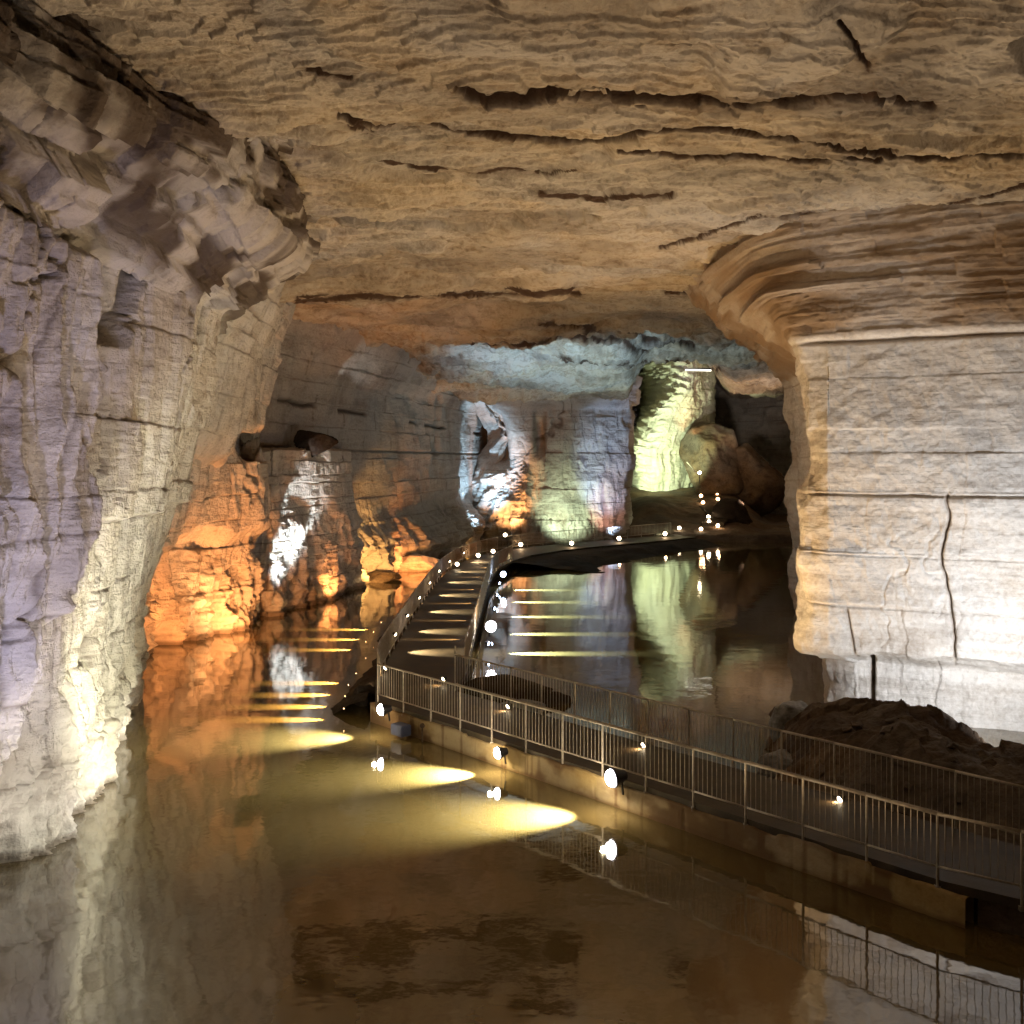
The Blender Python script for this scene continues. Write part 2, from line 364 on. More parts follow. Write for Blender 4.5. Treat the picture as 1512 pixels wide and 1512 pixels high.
# D : lower buttress with the white light
KD = [-1.2, 0, 3, 6, 7.6, 8.35, 8.5]
colsD = [colw(KD, s) for s in [
    {0: (-17, 50.5), 8.5: (-17, 50.5)},
    {0: q(398, 50.6), 8.35: q(404, 51), 8.5: q(404, 54)},
    {0: q(425, 52.4), 3: q(422, 53.2), 8.35: q(425, 52.4), 8.5: q(425, 56)},
    {0: q(446, 53.8), 3: q(440, 54), 6: q(440, 54), 8.35: q(448, 54), 8.5: q(448, 58)},
    {0: q(485, 57), 3: q(484, 57.6), 8.35: q(484, 57.4), 8.5: q(470, 61)},
    {0: q(514, 60), 3: q(512, 60), 8.35: q(506, 60), 8.5: q(490, 63)},
    {0: q(528, 62), 8.35: q(520, 62.5), 8.5: q(500, 65)},
    {0: (-12.6, 68), 8.5: (-12.6, 68)}]]
def exD(D, st, s, x, y, z, t):
    bl = fbm(s * 1.0, z * .6, 0 * s, 3, 522, .6, ridged=True)
    lo = sstep(6.2, 3.5, z + .8 * vn(s * .6, 0 * s, 0 * s, 3))
    return D + lo * .45 * bl, np.maximum(st, .5 * lo * sstep(0, -.5, bl))  # low hollows get painted shade
oD = wall('rock_buttress', KD, colsD, M['left'], 31, rows=300, pxstep=1.4, ab=.2, af=.55, zf=4.5, afb=.3, zhi=8.5, extra=exD)
tag(oD, 'flat-topped rock buttress with a cold white streak beside the orange pillar', 'rock buttress')

# E : long receding wall
KE = [-1.2, 0, 4, 8.2, 8.4, 12.5, 14, 15.8]
colsE = [colw(KE, s) for s in [
    {0: (-22, 50), 15.8: (-22, 48)},
    {0: q(378, 54), 15.8: q(392, 53)},
    {0: q(440, 60), 8.2: q(440, 59), 12.5: q(446, 58), 15.8: q(470, 57)},
    {0: q(520, 66), 8.2: q(515, 66), 12.5: q(515, 64), 15.8: q(545, 62)},
    {0: q(560, 69), 12.5: q(560, 70), 15.8: q(590, 67)},
    {0: q(640, 82), 12.5: q(636, 83), 15.8: q(655, 80)},
    {0: q(696, 97), 12.5: q(690, 97), 15.8: q(700, 94)},
    {0: q(720, 106), 15.8: q(720, 106)}]]
def exE(D, st, s, x, y, z, t):
    k = np.exp(-((t - 5.15) / .045) ** 2) * sstep(8, 8.5, z) * sstep(13.4, 12.6, z)
    D = D - 1.2 * k
    n = fbm(s * .35, z * .35, 0 * s, 4, 531, .55, ridged=True)
    D = D + sstep(4.5, 1.5, z) * (1.3 * n + 1.0)
    cr = np.exp(-((z - (10.9 - .12 * (t - 2) + .1 * fbm(s * .8, 0 * s, 0 * s, 3, 532))) / .12) ** 2) * (fbm(s * .3, 0 * s, 0 * s, 2, 533) > -.15)
    return D - .35 * cr - .25 * np.exp(-((z - 8.35) / .08) ** 2), np.maximum(st, cr * .9)
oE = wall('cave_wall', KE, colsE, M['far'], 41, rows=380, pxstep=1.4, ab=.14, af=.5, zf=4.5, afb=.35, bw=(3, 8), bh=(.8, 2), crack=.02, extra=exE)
tag(oE, 'long smooth brown cave wall receding behind the walkway, amber light at its foot', 'cave wall')

# F : middle pillar with blue, orange and green lights
KF = [-1.2, 0, 4, 8.2, 12.5, 13.5, 15.8]
colsF = [colw(KF, s) for s in [
    {0: q(716, 112), 15.8: q(700, 112)},
    {0: q(700, 101), 8.2: q(704, 101), 13.5: q(690, 100), 15.8: q(668, 97)},
    {0: q(716, 96.5), 8.2: q(730, 97), 12.5: q(712, 95.5), 15.8: q(690, 90)},
    {0: q(765, 94.5), 8.2: q(772, 96), 12.5: q(765, 95), 15.8: q(760, 89)},
    {0: q(830, 94.5), 12.5: q(830, 95.5), 15.8: q(830, 90)},
    {0: q(890, 96), 12.5: q(890, 96.5), 15.8: q(895, 92)},
    {0: q(920, 98), 8.2: q(926, 98.5), 12.5: q(930, 98), 15.8: q(940, 95)},
    {0: q(928, 104), 12.5: q(936, 104), 15.8: q(945, 102)},
    {0: q(905, 122), 15.8: q(905, 122)}]]
def exF(D, st, s, x, y, z, t):
    px = x / y * F + 756; py = 680 - (z - CH) * F / y
    n = fbm(s * .22, z * .25, 0 * s, 4, 541, .6)
    a = np.exp(-((px - 722) / 26) ** 4) * np.exp(-((py - (640 + (px - 722) * .5)) / 36) ** 4)
    D = D - 2.6 * a * sstep(-.5, .1, n + .2)
    b = np.exp(-((px - 797) / 8) ** 4) * np.exp(-((py - 640) / 28) ** 4)
    D = D - 1.6 * b
    g = sstep(800, 770, px) * sstep(7.5, 6, z)
    D = D + g * 1.2 * fbm(s * .5, z * .4, 0 * s, 4, 542, .6, ridged=True)
    c = np.exp(-((px - 893) / 3) ** 2) * sstep(6, 4, z)
    return D - 1.0 * c, np.maximum(st, a * .4)  # recess also darkened in colour, as painted shade
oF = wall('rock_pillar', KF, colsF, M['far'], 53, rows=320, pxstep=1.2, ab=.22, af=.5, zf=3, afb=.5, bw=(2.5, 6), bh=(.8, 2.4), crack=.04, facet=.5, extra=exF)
tag(oF, 'distant middle rock pillar washed with blue, orange and green light', 'rock pillar')

# G : green flowstone and H : last wall
KG = [-1.2, 0, 4, 9, 12.5, 15.8, 20]
colsG = [colw(KG, s) for s in [
    {0: q(940, 136), 15.8: q(940, 136)},
    {0: q(926, 125), 4: q(934, 125), 9: q(928, 125), 12.5: q(948, 125), 15.8: q(985, 122)},
    {0: q(938, 120), 4: q(944, 120), 9: q(938, 120), 12.5: q(958, 120), 15.8: q(1000, 118)},
    {0: q(965, 119), 9: q(965, 119), 12.5: q(985, 119), 15.8: q(1015, 118)},
    {0: q(1000, 121), 9: q(1000, 121), 15.8: q(1030, 120)},
    {0: q(1040, 126), 9: q(1040, 126), 15.8: q(1050, 125)},
    {0: q(1050, 131), 9: q(1050, 131), 15.8: q(1056, 131)},
    {0: q(1035, 142), 15.8: q(1035, 142)}]]
def exG(D, st, s, x, y, z, t):
    e = sstep(3.4, 2.2, t)
    r = np.sin((z * 1.0 + .9 * (t - 2) + 1.5 * fbm(s * .35, z * .3, 0 * s, 4, 551)) * 2 * np.pi / .95)
    D = D + e * (.25 + .4 * (vn(s * .4, z * .5, 0 * s, 553) * .5 + .5)) * r * (r > -.2) + .25 * fbm(s * .8, z * 1.2, 0 * s, 4, 554)
    fl = fbm(s * .9, z * .25, 0 * s, 3, 552, ridged=True)
    return D + (1 - e) * .5 * fl * sstep(12.5, 9, z), st
oG = wall('flowstone_wall', KG, colsG, M['flow'], 61, rows=320, pxstep=1.0, ab=.12, af=.3, zf=3, afb=.5, bw=(2.5, 6), bh=(.8, 2.4), extra=exG, zhi=20, brow=0)
tag(oG, 'rippled flowstone wall glowing pale green at the far end of the cave', 'flowstone')
KH = [-1.2, 15.8]
colsH = [[q(1000, 150)] * 2, [q(1040, 146)] * 2, [q(1100, 142)] * 2, [q(1150, 140), q(1150, 138)], [q(1220, 132)] * 2, [(50, 100)] * 2, [(46, 60)] * 2, [(34, 46)] * 2, [(20, 40)] * 2, [(12.5, 38)] * 2]
def exH(D, st, s, x, y, z, t):
    return D + 1.1 * fbm(s * .12, z * .2, 0 * s, 4, 561), st
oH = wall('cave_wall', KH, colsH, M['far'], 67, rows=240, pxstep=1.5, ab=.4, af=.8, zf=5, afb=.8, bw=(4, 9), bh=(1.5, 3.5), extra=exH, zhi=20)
tag(oH, 'dim brown wall closing the farthest chamber behind the flowstone', 'cave wall')

# R : right pillar
KR = [-1.2, 0, 1.75, 1.95, 4, 6.3, 6.7, 7.6, 8.5, 11.2, 12.3, 13.3, 15.8]
colsR = [colw(KR, s) for s in [
    {0: (13, 52), 11.2: (12, 50), 15.8: (9, 52)},
    {0: q(1240, 40), 11.2: q(1195, 42), 12.3: q(1130, 43), 13.3: q(1060, 44), 15.8: q(985, 45)},
    {0: q(1218, 33.4), 1.75: q(1216, 33.4), 1.95: q(1182, 33.2), 4: q(1174, 33.2), 6.3: q(1164, 33.2), 6.7: q(1166, 33.2), 7.6: q(1204, 33.2), 8.5: q(1190, 33.2), 11.2: q(1166, 33.2), 12.3: q(1128, 34.5), 13.3: q(1070, 36.5), 15.8: q(1000, 38)},
    {0: q(1224, 32), 1.75: q(1224, 32), 1.95: q(1186, 31.2), 4: q(1182, 31.2), 6.3: q(1182, 31.2), 7.6: q(1204, 31.2), 8.5: q(1196, 31.2), 11.2: q(1176, 31), 12.3: q(1150, 31.2), 13.3: q(1118, 31.6), 15.8: q(1070, 32)},
    {0: q(1260, 31.2), 1.75: q(1260, 31.2), 1.95: q(1225, 30.4), 11.2: q(1220, 30.2), 12.3: q(1210, 30.0), 13.3: q(1190, 29.8), 15.8: q(1150, 29.2)},
    {0: q(1340, 30.4), 1.75: q(1340, 30.4), 1.95: q(1330, 29.6), 11.2: q(1330, 29.3), 12.3: q(1320, 29.0), 15.8: q(1300, 28.0)},
    {0: q(1440, 29.6), 1.75: q(1440, 29.6), 1.95: q(1430, 28.8), 11.2: q(1430, 28.4), 12.3: q(1425, 28.2), 15.8: q(1400, 27.0)},
    {0: q(1560, 28.8), 1.75: q(1560, 28.8), 1.95: q(1550, 28), 11.2: q(1550, 27.6), 12.3: q(1545, 27.4), 15.8: q(1540, 26.2)},
    {0: (20, 26.5), 15.8: (19, 24.5)}, {0: (29, 17), 15.8: (27, 16)}, {0: (28, -14), 15.8: (27, -14)}]]
for k_, (x0_, y0_) in enumerate(colsR[1]): colsR[1][k_] = (x0_ + (.62 if KR[k_] < 12 else .3), y0_)
for k_, (x0_, y0_) in enumerate(colsR[2]): colsR[2][k_] = (x0_ + (.22 if KR[k_] < 12 else .1), y0_)
colsR[0] = [(a_ + 1.3, b_) for a_, b_ in colsR[0]]
def exR(D, st, s, x, y, z, t):
    px = x / np.maximum(y, 5) * F + 756
    front = sstep(3.0, 3.6, t)
    # vertical crack near the right
    cx = 1398 + 4 * fbm(z * .8, 0 * z, 0 * z, 4, 571) * 3 + np.where(z < 4.5, (4.5 - z) * 3, 0)
    c = np.exp(-((px - cx) / 1.9) ** 2) * sstep(1.6, 2.2, z) * sstep(6.9, 6.6, z) * front
    D = D - .24 * c
    c2 = np.exp(-((px - 1288) / 3.5) ** 2) * sstep(2.0, 1.7, z) * front
    c3 = np.exp(-((px - (1262 - (z - 2) * 9)) / 1.8) ** 2) * sstep(3.5, 3.2, z) * sstep(1.9, 2.1, z) * front
    D = D - .5 * c2 - .1 * c3
    hj = 0
    for hz, w, a in ((11.2, .05, .22), (6.72, .035, .11), (3.42, .03, .07), (4.95, .03, .04)):
        hj = hj + a * np.exp(-((z - hz - .05 * fbm(s * .5, 0 * s, 0 * s, 3, 573)) / w) ** 2)
    D = D - hj * front
    D = D - .10 * sstep(6.65, 6.85, z) * sstep(11.3, 11.1, z) * front       # face above the joint steps back
    D = D + .10 * sstep(11.2, 11.4, z) * front
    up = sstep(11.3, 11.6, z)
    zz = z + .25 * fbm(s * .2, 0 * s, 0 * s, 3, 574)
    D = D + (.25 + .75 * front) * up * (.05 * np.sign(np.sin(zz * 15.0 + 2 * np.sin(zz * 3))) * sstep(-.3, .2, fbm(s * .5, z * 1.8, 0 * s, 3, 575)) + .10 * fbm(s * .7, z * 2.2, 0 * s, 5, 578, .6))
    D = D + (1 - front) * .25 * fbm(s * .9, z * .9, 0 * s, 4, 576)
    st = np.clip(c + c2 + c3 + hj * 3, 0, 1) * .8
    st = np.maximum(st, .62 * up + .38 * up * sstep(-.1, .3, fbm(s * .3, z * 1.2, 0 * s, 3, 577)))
    return D, st
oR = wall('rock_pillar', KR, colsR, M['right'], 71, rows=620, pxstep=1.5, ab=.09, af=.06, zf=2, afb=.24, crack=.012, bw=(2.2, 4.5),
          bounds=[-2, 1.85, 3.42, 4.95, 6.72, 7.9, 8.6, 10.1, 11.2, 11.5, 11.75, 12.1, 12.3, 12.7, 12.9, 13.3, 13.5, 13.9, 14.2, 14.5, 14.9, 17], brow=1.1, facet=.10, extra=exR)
tag(oR, 'broad smooth white-lit rock pillar with square joints at the right', 'rock pillar')
# wall behind the viewer
colsB = [[(29, -13)] * 2, [(10, -15)] * 2, [(-12, -13)] * 2]
oB = wall('cave_wall', KH, colsB, M['far'], 77, rows=80, ab=.2, afb=.6)
tag(oB, 'rough cave wall behind the viewing platform', 'cave wall')

# ---------------------------------------------------------------- ceiling
def poly_dist(px, py, pts):
    """distance (in px, signed by nothing) to a polyline plus parameter"""
    best = np.full(px.shape, 1e9)
    for (x0, y0), (x1, y1) in zip(pts[:-1], pts[1:]):
        dx, dy = x1 - x0, y1 - y0; L2 = dx * dx + dy * dy
        t = np.clip(((px - x0) * dx + (py - y0) * dy) / L2, 0, 1)
        best = np.minimum(best, np.hypot(px - x0 - t * dx, (py - y0 - t * dy)))
    return best
def ceiling():
    pys = np.concatenate([np.linspace(-420, -40, 90), np.linspace(-38, 612, 1150)])
    d = 6.8 * F / (680 - pys)
    d = np.concatenate([[-16, -10, -5, -1, 2, 5, 7, 8.2], d[d > 9.0], [160, 175]])
    pxs = np.concatenate([np.linspace(-2600, -120, 40), np.linspace(-110, 1620, 1050), np.linspace(1640, 4200, 40)])
    DD, PXX = np.meshgrid(d, pxs, indexing='ij')
    x = (PXX - 756) / F * np.maximum(DD, 11); y = DD + 0 * x
    base = 14.5 + .55 * sstep(45.0, 46.2, y + .8 * fbm(x * .25, 0 * x, 0 * x, 3, 601) + .02 * x) - 1.6 * sstep(48, 100, y) * sstep(.135, .11, x / np.maximum(y, 5)) + 4.2 * sstep(78, 108, y) * sstep(.112, .128, x / np.maximum(y, 5)) * sstep(.22, .18, x / np.maximum(y, 5)) + .9 * sstep(60, 90, y) * sstep(.112, .128, x / np.maximum(y, 5))
    base = base + .25 * fbm(x * .07, y * .07, 0 * x, 3, 602)
    # exfoliated bedding: terraces
    n = fbm(x * .16, y * .30, 0 * x, 5, 603, .55)
    k = 9.0; tt = n * k; tf = np.floor(tt); fr = tt - tf
    terr = (tf + sstep(.0, .10, fr)) / k
    n2 = fbm(x * .8 + 9, y * 1.1, 0 * x, 4, 604, .6); k2 = 6.0; t2 = n2 * k2; f2 = np.floor(t2)
    terr2 = (f2 + sstep(0, .18, t2 - f2)) / k2
    zb = base + .75 * (tf + fr) / k
    n3 = fbm(x * .055 + 3, y * .15 + .2 * fbm(x * .2, y * .2, 0 * x, 3, 616), 0 * x, 4, 615, .5) * 4.5; t3 = np.floor(n3)
    big = .30 * (t3 + sstep(0, .14, n3 - t3)) * sstep(140, 100, y)
    base = base + big; zb = zb + big
    z = base + .75 * terr + .17 * terr2 + .05 * fbm(x * 3.2, y * 3.2, 0 * x, 4, 605, .6)
    st = .35 * sstep(.12, .5, fbm(x * .12, y * .25, 0 * x, 4, 606))
    # blue far ceiling: broken plates
    far = sstep(55, 62, y)
    pn = fbm(x * .22, y * .30, 0 * x, 4, 607, .6) * 5; pf = np.floor(pn)
    z = z + far * (1.1 * (pf + sstep(0, .35, pn - pf)) / 5 + .25 * fbm(x * .9, y * .6, 0 * x, 4, 613, .6, ridged=True))
    # known cracks, plotted where they run across the roof
    cr = [([(675, 140), (715, 155), (790, 148), (880, 152), (980, 158), (1100, 163), (1180, 155), (1290, 148), (1380, 166)], 8, 1.1),
          ([(500, 180), (560, 192), (640, 190), (700, 205), (800, 214), (860, 220), (930, 202), (1080, 203), (1180, 218), (1330, 235), (1512, 238)], 4, .7),
          ([(915, 228), (1000, 238), (1110, 242), (1300, 240)], 4, .5),
          ([(975, 369), (1050, 348), (1120, 328), (1280, 320), (1380, 307), (1512, 285)], 3.2, .9),
          ([(440, 446), (560, 442), (700, 438), (855, 433)], 3.2, .6),
          ([(455, 112), (520, 125)], 3, .5), ([(500, 178), (550, 200)], 3, .6), ([(985, 436), (1060, 432)], 2.5, .4),
          ([(1060, 415), (1200, 395), (1512, 340)], 2.2, .3), ([(1240, 40), (1252, 62), (1262, 75), (1280, 110)], 4, .3),
          ([(560, 245), (700, 262), (850, 262)], 2.2, .2), ([(800, 290), (900, 296), (990, 290)], 3, .2),
          ([(700, 515), (860, 500), (960, 520)], 2.5, .7), ([(780, 480), (900, 492), (1020, 515)], 3, .9), ([(830, 530), (960, 540), (1060, 545)], 2.5, .7)]
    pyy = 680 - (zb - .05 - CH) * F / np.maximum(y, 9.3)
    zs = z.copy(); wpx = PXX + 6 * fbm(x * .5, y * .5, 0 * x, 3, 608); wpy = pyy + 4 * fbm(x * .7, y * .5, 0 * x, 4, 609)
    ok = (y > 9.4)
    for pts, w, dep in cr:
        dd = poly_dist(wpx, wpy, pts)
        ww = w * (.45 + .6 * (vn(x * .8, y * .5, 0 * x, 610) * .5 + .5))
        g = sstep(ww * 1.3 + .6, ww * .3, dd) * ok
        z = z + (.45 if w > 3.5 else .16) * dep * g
        gw = sstep(ww * 1.5 + .8, ww * .9 + .3, dd) * ok  # groove walls coloured dark, standing in for shade inside the crack
        halo = .8 * np.exp(-(dd / (w * 2.6)) ** 2) * ok * sstep(-.5, .3, fbm(x * .6, y * .6, 0 * x, 3, 611))  # iron stain spreading beside the crack
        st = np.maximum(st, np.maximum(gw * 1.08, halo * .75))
    # warm brown stain towards the right of the roof
    P = np.stack([x, y, z], -1)
    return grid_mesh('cave_ceiling', P, M['ceil'], {'stain_shade': st})
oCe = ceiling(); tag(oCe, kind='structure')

# ---------------------------------------------------------------- water
xs = np.linspace(-60, 60, 40); ys = np.linspace(-20, 160, 60)
XX, YY = np.meshgrid(xs, ys, indexing='ij')
ow = grid_mesh('water', np.stack([XX, YY, 0 * XX], -1), M['water']); tag(ow, kind='structure')
ob = grid_mesh('lake_bed', np.stack([XX, YY, 0 * XX - 1.8], -1), M['dark'], {'stain_shade': 0 * XX}); tag(ob, kind='structure')

# ---------------------------------------------------------------- walkway geometry (plan)
DK = .64
U = Vector((.657, -.754)); NV = Vector((.754, .657))
A0 = Vector((-3.93, 30.0))
def front(t): return A0 + U * t
LB = 17.0
front_pts = [front(0), front(LB)]
bend = Vector((.80, -.60)).normalized()
f_end = front(LB) + bend * 9
front_pts.append(f_end)
R0 = Vector((-1.74, 31.4))
rear_pts = [R0, R0 + U * 17.3, R0 + U * 17.3 + bend * 9]
left_pts = [Vector(p) for p in [(-3.93, 30), (-4.35, 33), (-4.42, 38), (-4.45, 46), (-4.42, 54), (-4.3, 62), (-3.8, 69), (-2.8, 75), (-1.2, 79.5), (1.8, 84.2), (5.2, 88), (9.6, 91.8), (15.2, 98)]]
right_pts = [Vector(p) for p in [(-1.74, 31.4), (-1.55, 34), (-1.5, 40), (-1.45, 46), (-1.4, 54), (-1.3, 61), (-.9, 67), (0, 72), (1.4, 76.4), (4.2, 81), (7.4, 84.6), (11.4, 88.4), (17, 94.5)]]
def strip_obj(name, L, R, z0, z1, mat, parent):
    bm = bmesh.new()
    vs = []
    for a, b in zip(L, R):
        vs.append([bm.verts.new((p[0], p[1], z)) for p, z in ((a, z1), (b, z1), (b, z0), (a, z0))])
    for p, n in zip(vs[:-1], vs[1:]):
        for k in range(4): bm.faces.new((p[k], p[(k + 1) % 4], n[(k + 1) % 4], n[k]))
    bm.faces.new(vs[0]); bm.faces.new(vs[-1][::-1])
    bmesh.ops.recalc_face_normals(bm, faces=bm.faces)
    return bm_obj(name, bm, mat, parent)
wk = empty('walkway', (0, 0, 0)); tag(wk, 'dark wet walkway with lamps crossing the flooded cave and bending into the distance', 'walkway')
strip_obj('deck', [front(-.05) , front(LB), f_end], [R0 - U * .05, R0 + U * 17.3, R0 + U * 17.3 + bend * 9], DK - .16, DK, M['deck'], wk)
strip_obj('deck', left_pts, right_pts, DK - .165, DK - .004, M['deck'], wk)
# junction between the arms is filled by a small plate
bm = bmesh.new()
tri = [(-3.99, 29.9), (-1.7, 31.5), (-4.4, 33)]
top = [bm.verts.new((a, b, DK - .008)) for a, b in tri]; bot = [bm.verts.new((a, b, DK - .17)) for a, b in tri]
bm.faces.new(top); bm.faces.new(bot[::-1])
for k in range(3): bm.faces.new((top[k], top[(k + 1) % 3], bot[(k + 1) % 3], bot[k]))
bmesh.ops.recalc_face_normals(bm, faces=bm.faces)
bm_obj('corner_plate', bm, M['deck'], wk)
# side skirts of the long arm
for P_, sgn in ((left_pts, 1), (right_pts, -1)):
    a = [p + Vector((.12 * sgn, 0)) for p in P_]; b = [p + Vector((.34 * sgn, 0)) for p in P_]
    strip_obj('support_wall', a, b, -1.5, DK - .17, M['dark'], wk)

# concrete wall under the front edge (thing)
def conc_wall():
    n = 420; m = 30
    t = np.linspace(-.3, 17.4, n)[:, None] + np.zeros((1, m))
    z = np.linspace(-1.0, DK - .03, m)[None, :] + 0 * t
    topn = .05 * fbm(t * 2.2, 0 * t, 0 * t, 4, 701) + .05 * (vn(t * .6, 0 * t, 0 * t, 702) > .1)
    z = np.where(z > 0, z * (1 - (topn + .05) / .6), z)
    off = -.06 + .012 * fbm(t * 1.5, z * 1.5, 0 * t, 4, 703) - .05 * np.exp(-((z - DK) / .05) ** 2)
    for tj in np.arange(1.1, 17, 2.6): off = off + .02 * np.exp(-((t - tj) / .03) ** 2)
    x = A0.x + U.x * t + NV.x * off; y = A0.y + U.y * t + NV.y * off
    st = np.clip(.9 * sstep(-.05, .35, fbm(t * .9, z * 1.6, 0 * t, 5, 704)) + .7 * sstep(.25, .5, fbm(t * 5, z * .6, 0 * t, 3, 706)) + .8 * sstep(.12, -.02, z) + .6 * sstep(.45, .62, z + .1 * vn(t * 2, 0 * t, 0 * t, 5)), 0, 1)  # mottling and runs, darker at the waterline and along the top
    P = np.stack([x, y, z], -1)
    # thickness: wrap round the top to the back
    back = P[:, -1:, :].copy(); back[..., 0] += NV.x * .3; back[..., 1] += NV.y * .3
    back2 = back.copy(); back2[..., 2] = -1.0
    P = np.concatenate([P, back, back2], 1)
    st = np.concatenate([st, st[:, -1:], st[:, -1:]], 1)
    return grid_mesh('concrete_wall', P, M['concrete_rock'], {'stain_shade': st})
M['concrete_rock'] = rock_mat('stained_wall_concrete', (.20, .13, .045), (.38, .26, .10), (.46, .34, .15), stain_shade=(.13, .07, .03), bed=(.5, .5, 1.2), streak=(4, 4, .5), bumpk=.25)
tag(conc_wall(), 'long low yellow concrete wall between front railing and water', 'concrete wall')
# recessed dark wall beyond its end
a = front(17.45) + NV * .35; b = f_end + NV * .35
bm = bmesh.new()
c = (a + b) / 2; L = (b - a).length; ang = math.atan2((b - a).y, (b - a).x)
box(bm, (c.x, c.y, -.25), (L, .3, 1.7), ang)
tag(bm_obj('retaining_wall', bm, M['mound']), 'dark brown recessed wall under the walkway at the right', 'retaining wall')

# ---------------------------------------------------------------- railings
def resample(pts, step):
    pts = [Vector((p[0], p[1])) for p in pts]
    out = [pts[0].copy()]; rem = step; cur = pts[0].copy()
    for nx in pts[1:]:
        while (nx - cur).length >= rem:
            cur = cur + (nx - cur).normalized() * rem; out.append(cur.copy()); rem = step
        rem -= (nx - cur).length; cur = nx.copy()
    out.append(pts[-1].copy()) if (out[-1] - pts[-1]).length > .4 else None
    return out
def railing(pts, label, step=1.30, zb=DK, h=1.1, sp=.115, low=.22, drop=.18, pr=.0072, group=None, first_tall=0):
    R = resample(pts, step)
    o = empty('railing', (R[0].x, R[0].y, zb)); tag(o, label, 'railing', group)
    org = Vector((R[0].x, R[0].y, zb))
    loc = lambda p, z: Vector((p.x, p.y, zb + z)) - org
    for nm, z, r in (('top_rail', h, .028), ('bottom_rail', low, .022)):
        bm = bmesh.new()
        for a, b in zip(R[:-1], R[1:]): bar(bm, loc(a, z), loc(b, z), r, 8)
        bm_obj(nm, bm, M['steel'], o, True)
    for i, p in enumerate(R):
        bm = bmesh.new(); bar(bm, loc(p, -drop), loc(p, h + (first_tall if i == 0 else 0)), .026, 8)
        if drop > .05: box(bm, loc(p, -drop + .04), (.09, .09, .08))
        bm_obj('post', bm, M['steel'], o, False)
    for a, b in zip(R[:-1], R[1:]):
        bm = bmesh.new(); n = max(2, int(round((b - a).length / sp)))
        for k in range(1, n):
            p = a.lerp(b, k / n); bar(bm, loc(p, low), loc(p, h), pr, 4)
        bm_obj('picket_panel', bm, M['steel'], o)
    return R
Rf = railing(front_pts, 'near steel picket railing along the water side of the walkway')
Rr = railing([p for p in rear_pts], 'steel picket railing along the rock side of the walkway', first_tall=.28)
railing([Vector((-4.0, 30.9))] + left_pts[1:7], 'long railing on the left edge of the lamp-lined walkway arm', drop=0, step=1.5, pr=.012)
railing(right_pts[1:8], 'railing on the right edge of the lamp-lined walkway arm', drop=0, step=1.5, pr=.012)
railing(left_pts[6:], 'far railing curving in front of the middle rock pillar', drop=0, step=2.2, sp=.22, pr=.014)

# ---------------------------------------------------------------- banks, mounds and boulders
def heightfield(name, pts_fn, nu, nv, mat, label=None, cat=None, kind=None):
    P, st = pts_fn(nu, nv); o = grid_mesh(name, P, mat, {'stain_shade': st}); tag(o, label, cat, kind=kind); return o
def mound(nu, nv):
    t = np.linspace(3.5, 24, nu)[:, None] + np.zeros((1, nv)); v = np.linspace(.28, 7.2, nv)[None, :] + 0 * t
    B = R0
    x = B.x + U.x * t + NV.x * v; y = B.y + U.y * t + NV.y * v
    px = x / y * F + 756
    ridge = np.interp(px, [1085, 1130, 1165, 1200, 1255, 1330, 1420, 1500, 1600, 1800], [-1.0, -.3, .55, 1.2, 1.55, 1.95, 1.65, 1.35, 1.4, 1.3])
    prof = np.interp(v, [0.28, .8, 2.2, 3.8, 5.2, 7.2], [.28, .45, .8, 1.0, .55, -.6])
    z = np.where(ridge > 0, ridge * prof, ridge * .8) + np.where(ridge > 0, 1, .3) * .28 * fbm(x * .7, y * .7, 0 * x, 5, 801) * sstep(.2, 1.5, v) + .14 * fbm(x * 1.3, y * 1.3, 0 * x, 4, 805, .6, ridged=True) * sstep(.5, 1.5, v) + .5 * (np.round(fbm(x * .5, y * .5, 0 * x, 3, 802) * 3) / 3) * sstep(.8, 2, v)
    z = z + .05 * fbm(x * 3, y * 3, 0 * x, 4, 803)
    st = .8 * sstep(0, .4, fbm(x * .5, y * .5, 0 * x, 4, 804))
    return np.stack([x, y, z], -1), st
heightfield('rock_mound', mound, 520, 200, M['mound'], 'dark reddish-brown rock mound between the rear railing and white pillar', 'rock mound')
def bank(nu, nv):     # dark bank below the far walkway
    R = right_pts[7:]
    ts = np.linspace(0, len(R) - 1, nu); arr = np.array([[p.x, p.y] for p in R]); c = catmull(arr, ts)
    tang = np.gradient(c, axis=0); tang /= np.linalg.norm(tang, axis=1, keepdims=True)
    nn = np.stack([tang[:, 1], -tang[:, 0]], -1)
    v = np.linspace(0, 1, nv)
    wdt = (8.5 - 4.5 * ts / (len(R) - 1))[:, None] * v[None, :]
    x = c[:, 0][:, None] + nn[:, 0][:, None] * wdt; y = c[:, 1][:, None] + nn[:, 1][:, None] * wdt
    z = (DK - .12) * (1 - v[None, :] ** 2.2) + 0 * x - .3 * v[None, :] + .25 * fbm(x * .6, y * .6, 0 * x, 4, 811) * sstep(.05, .4, v)[None, :]
    return np.stack([x, y, z], -1), 0 * x
heightfield('rock_bank', bank, 240, 50, M['dark'], 'low black rock bank at the water below the far railing', 'rock bank')
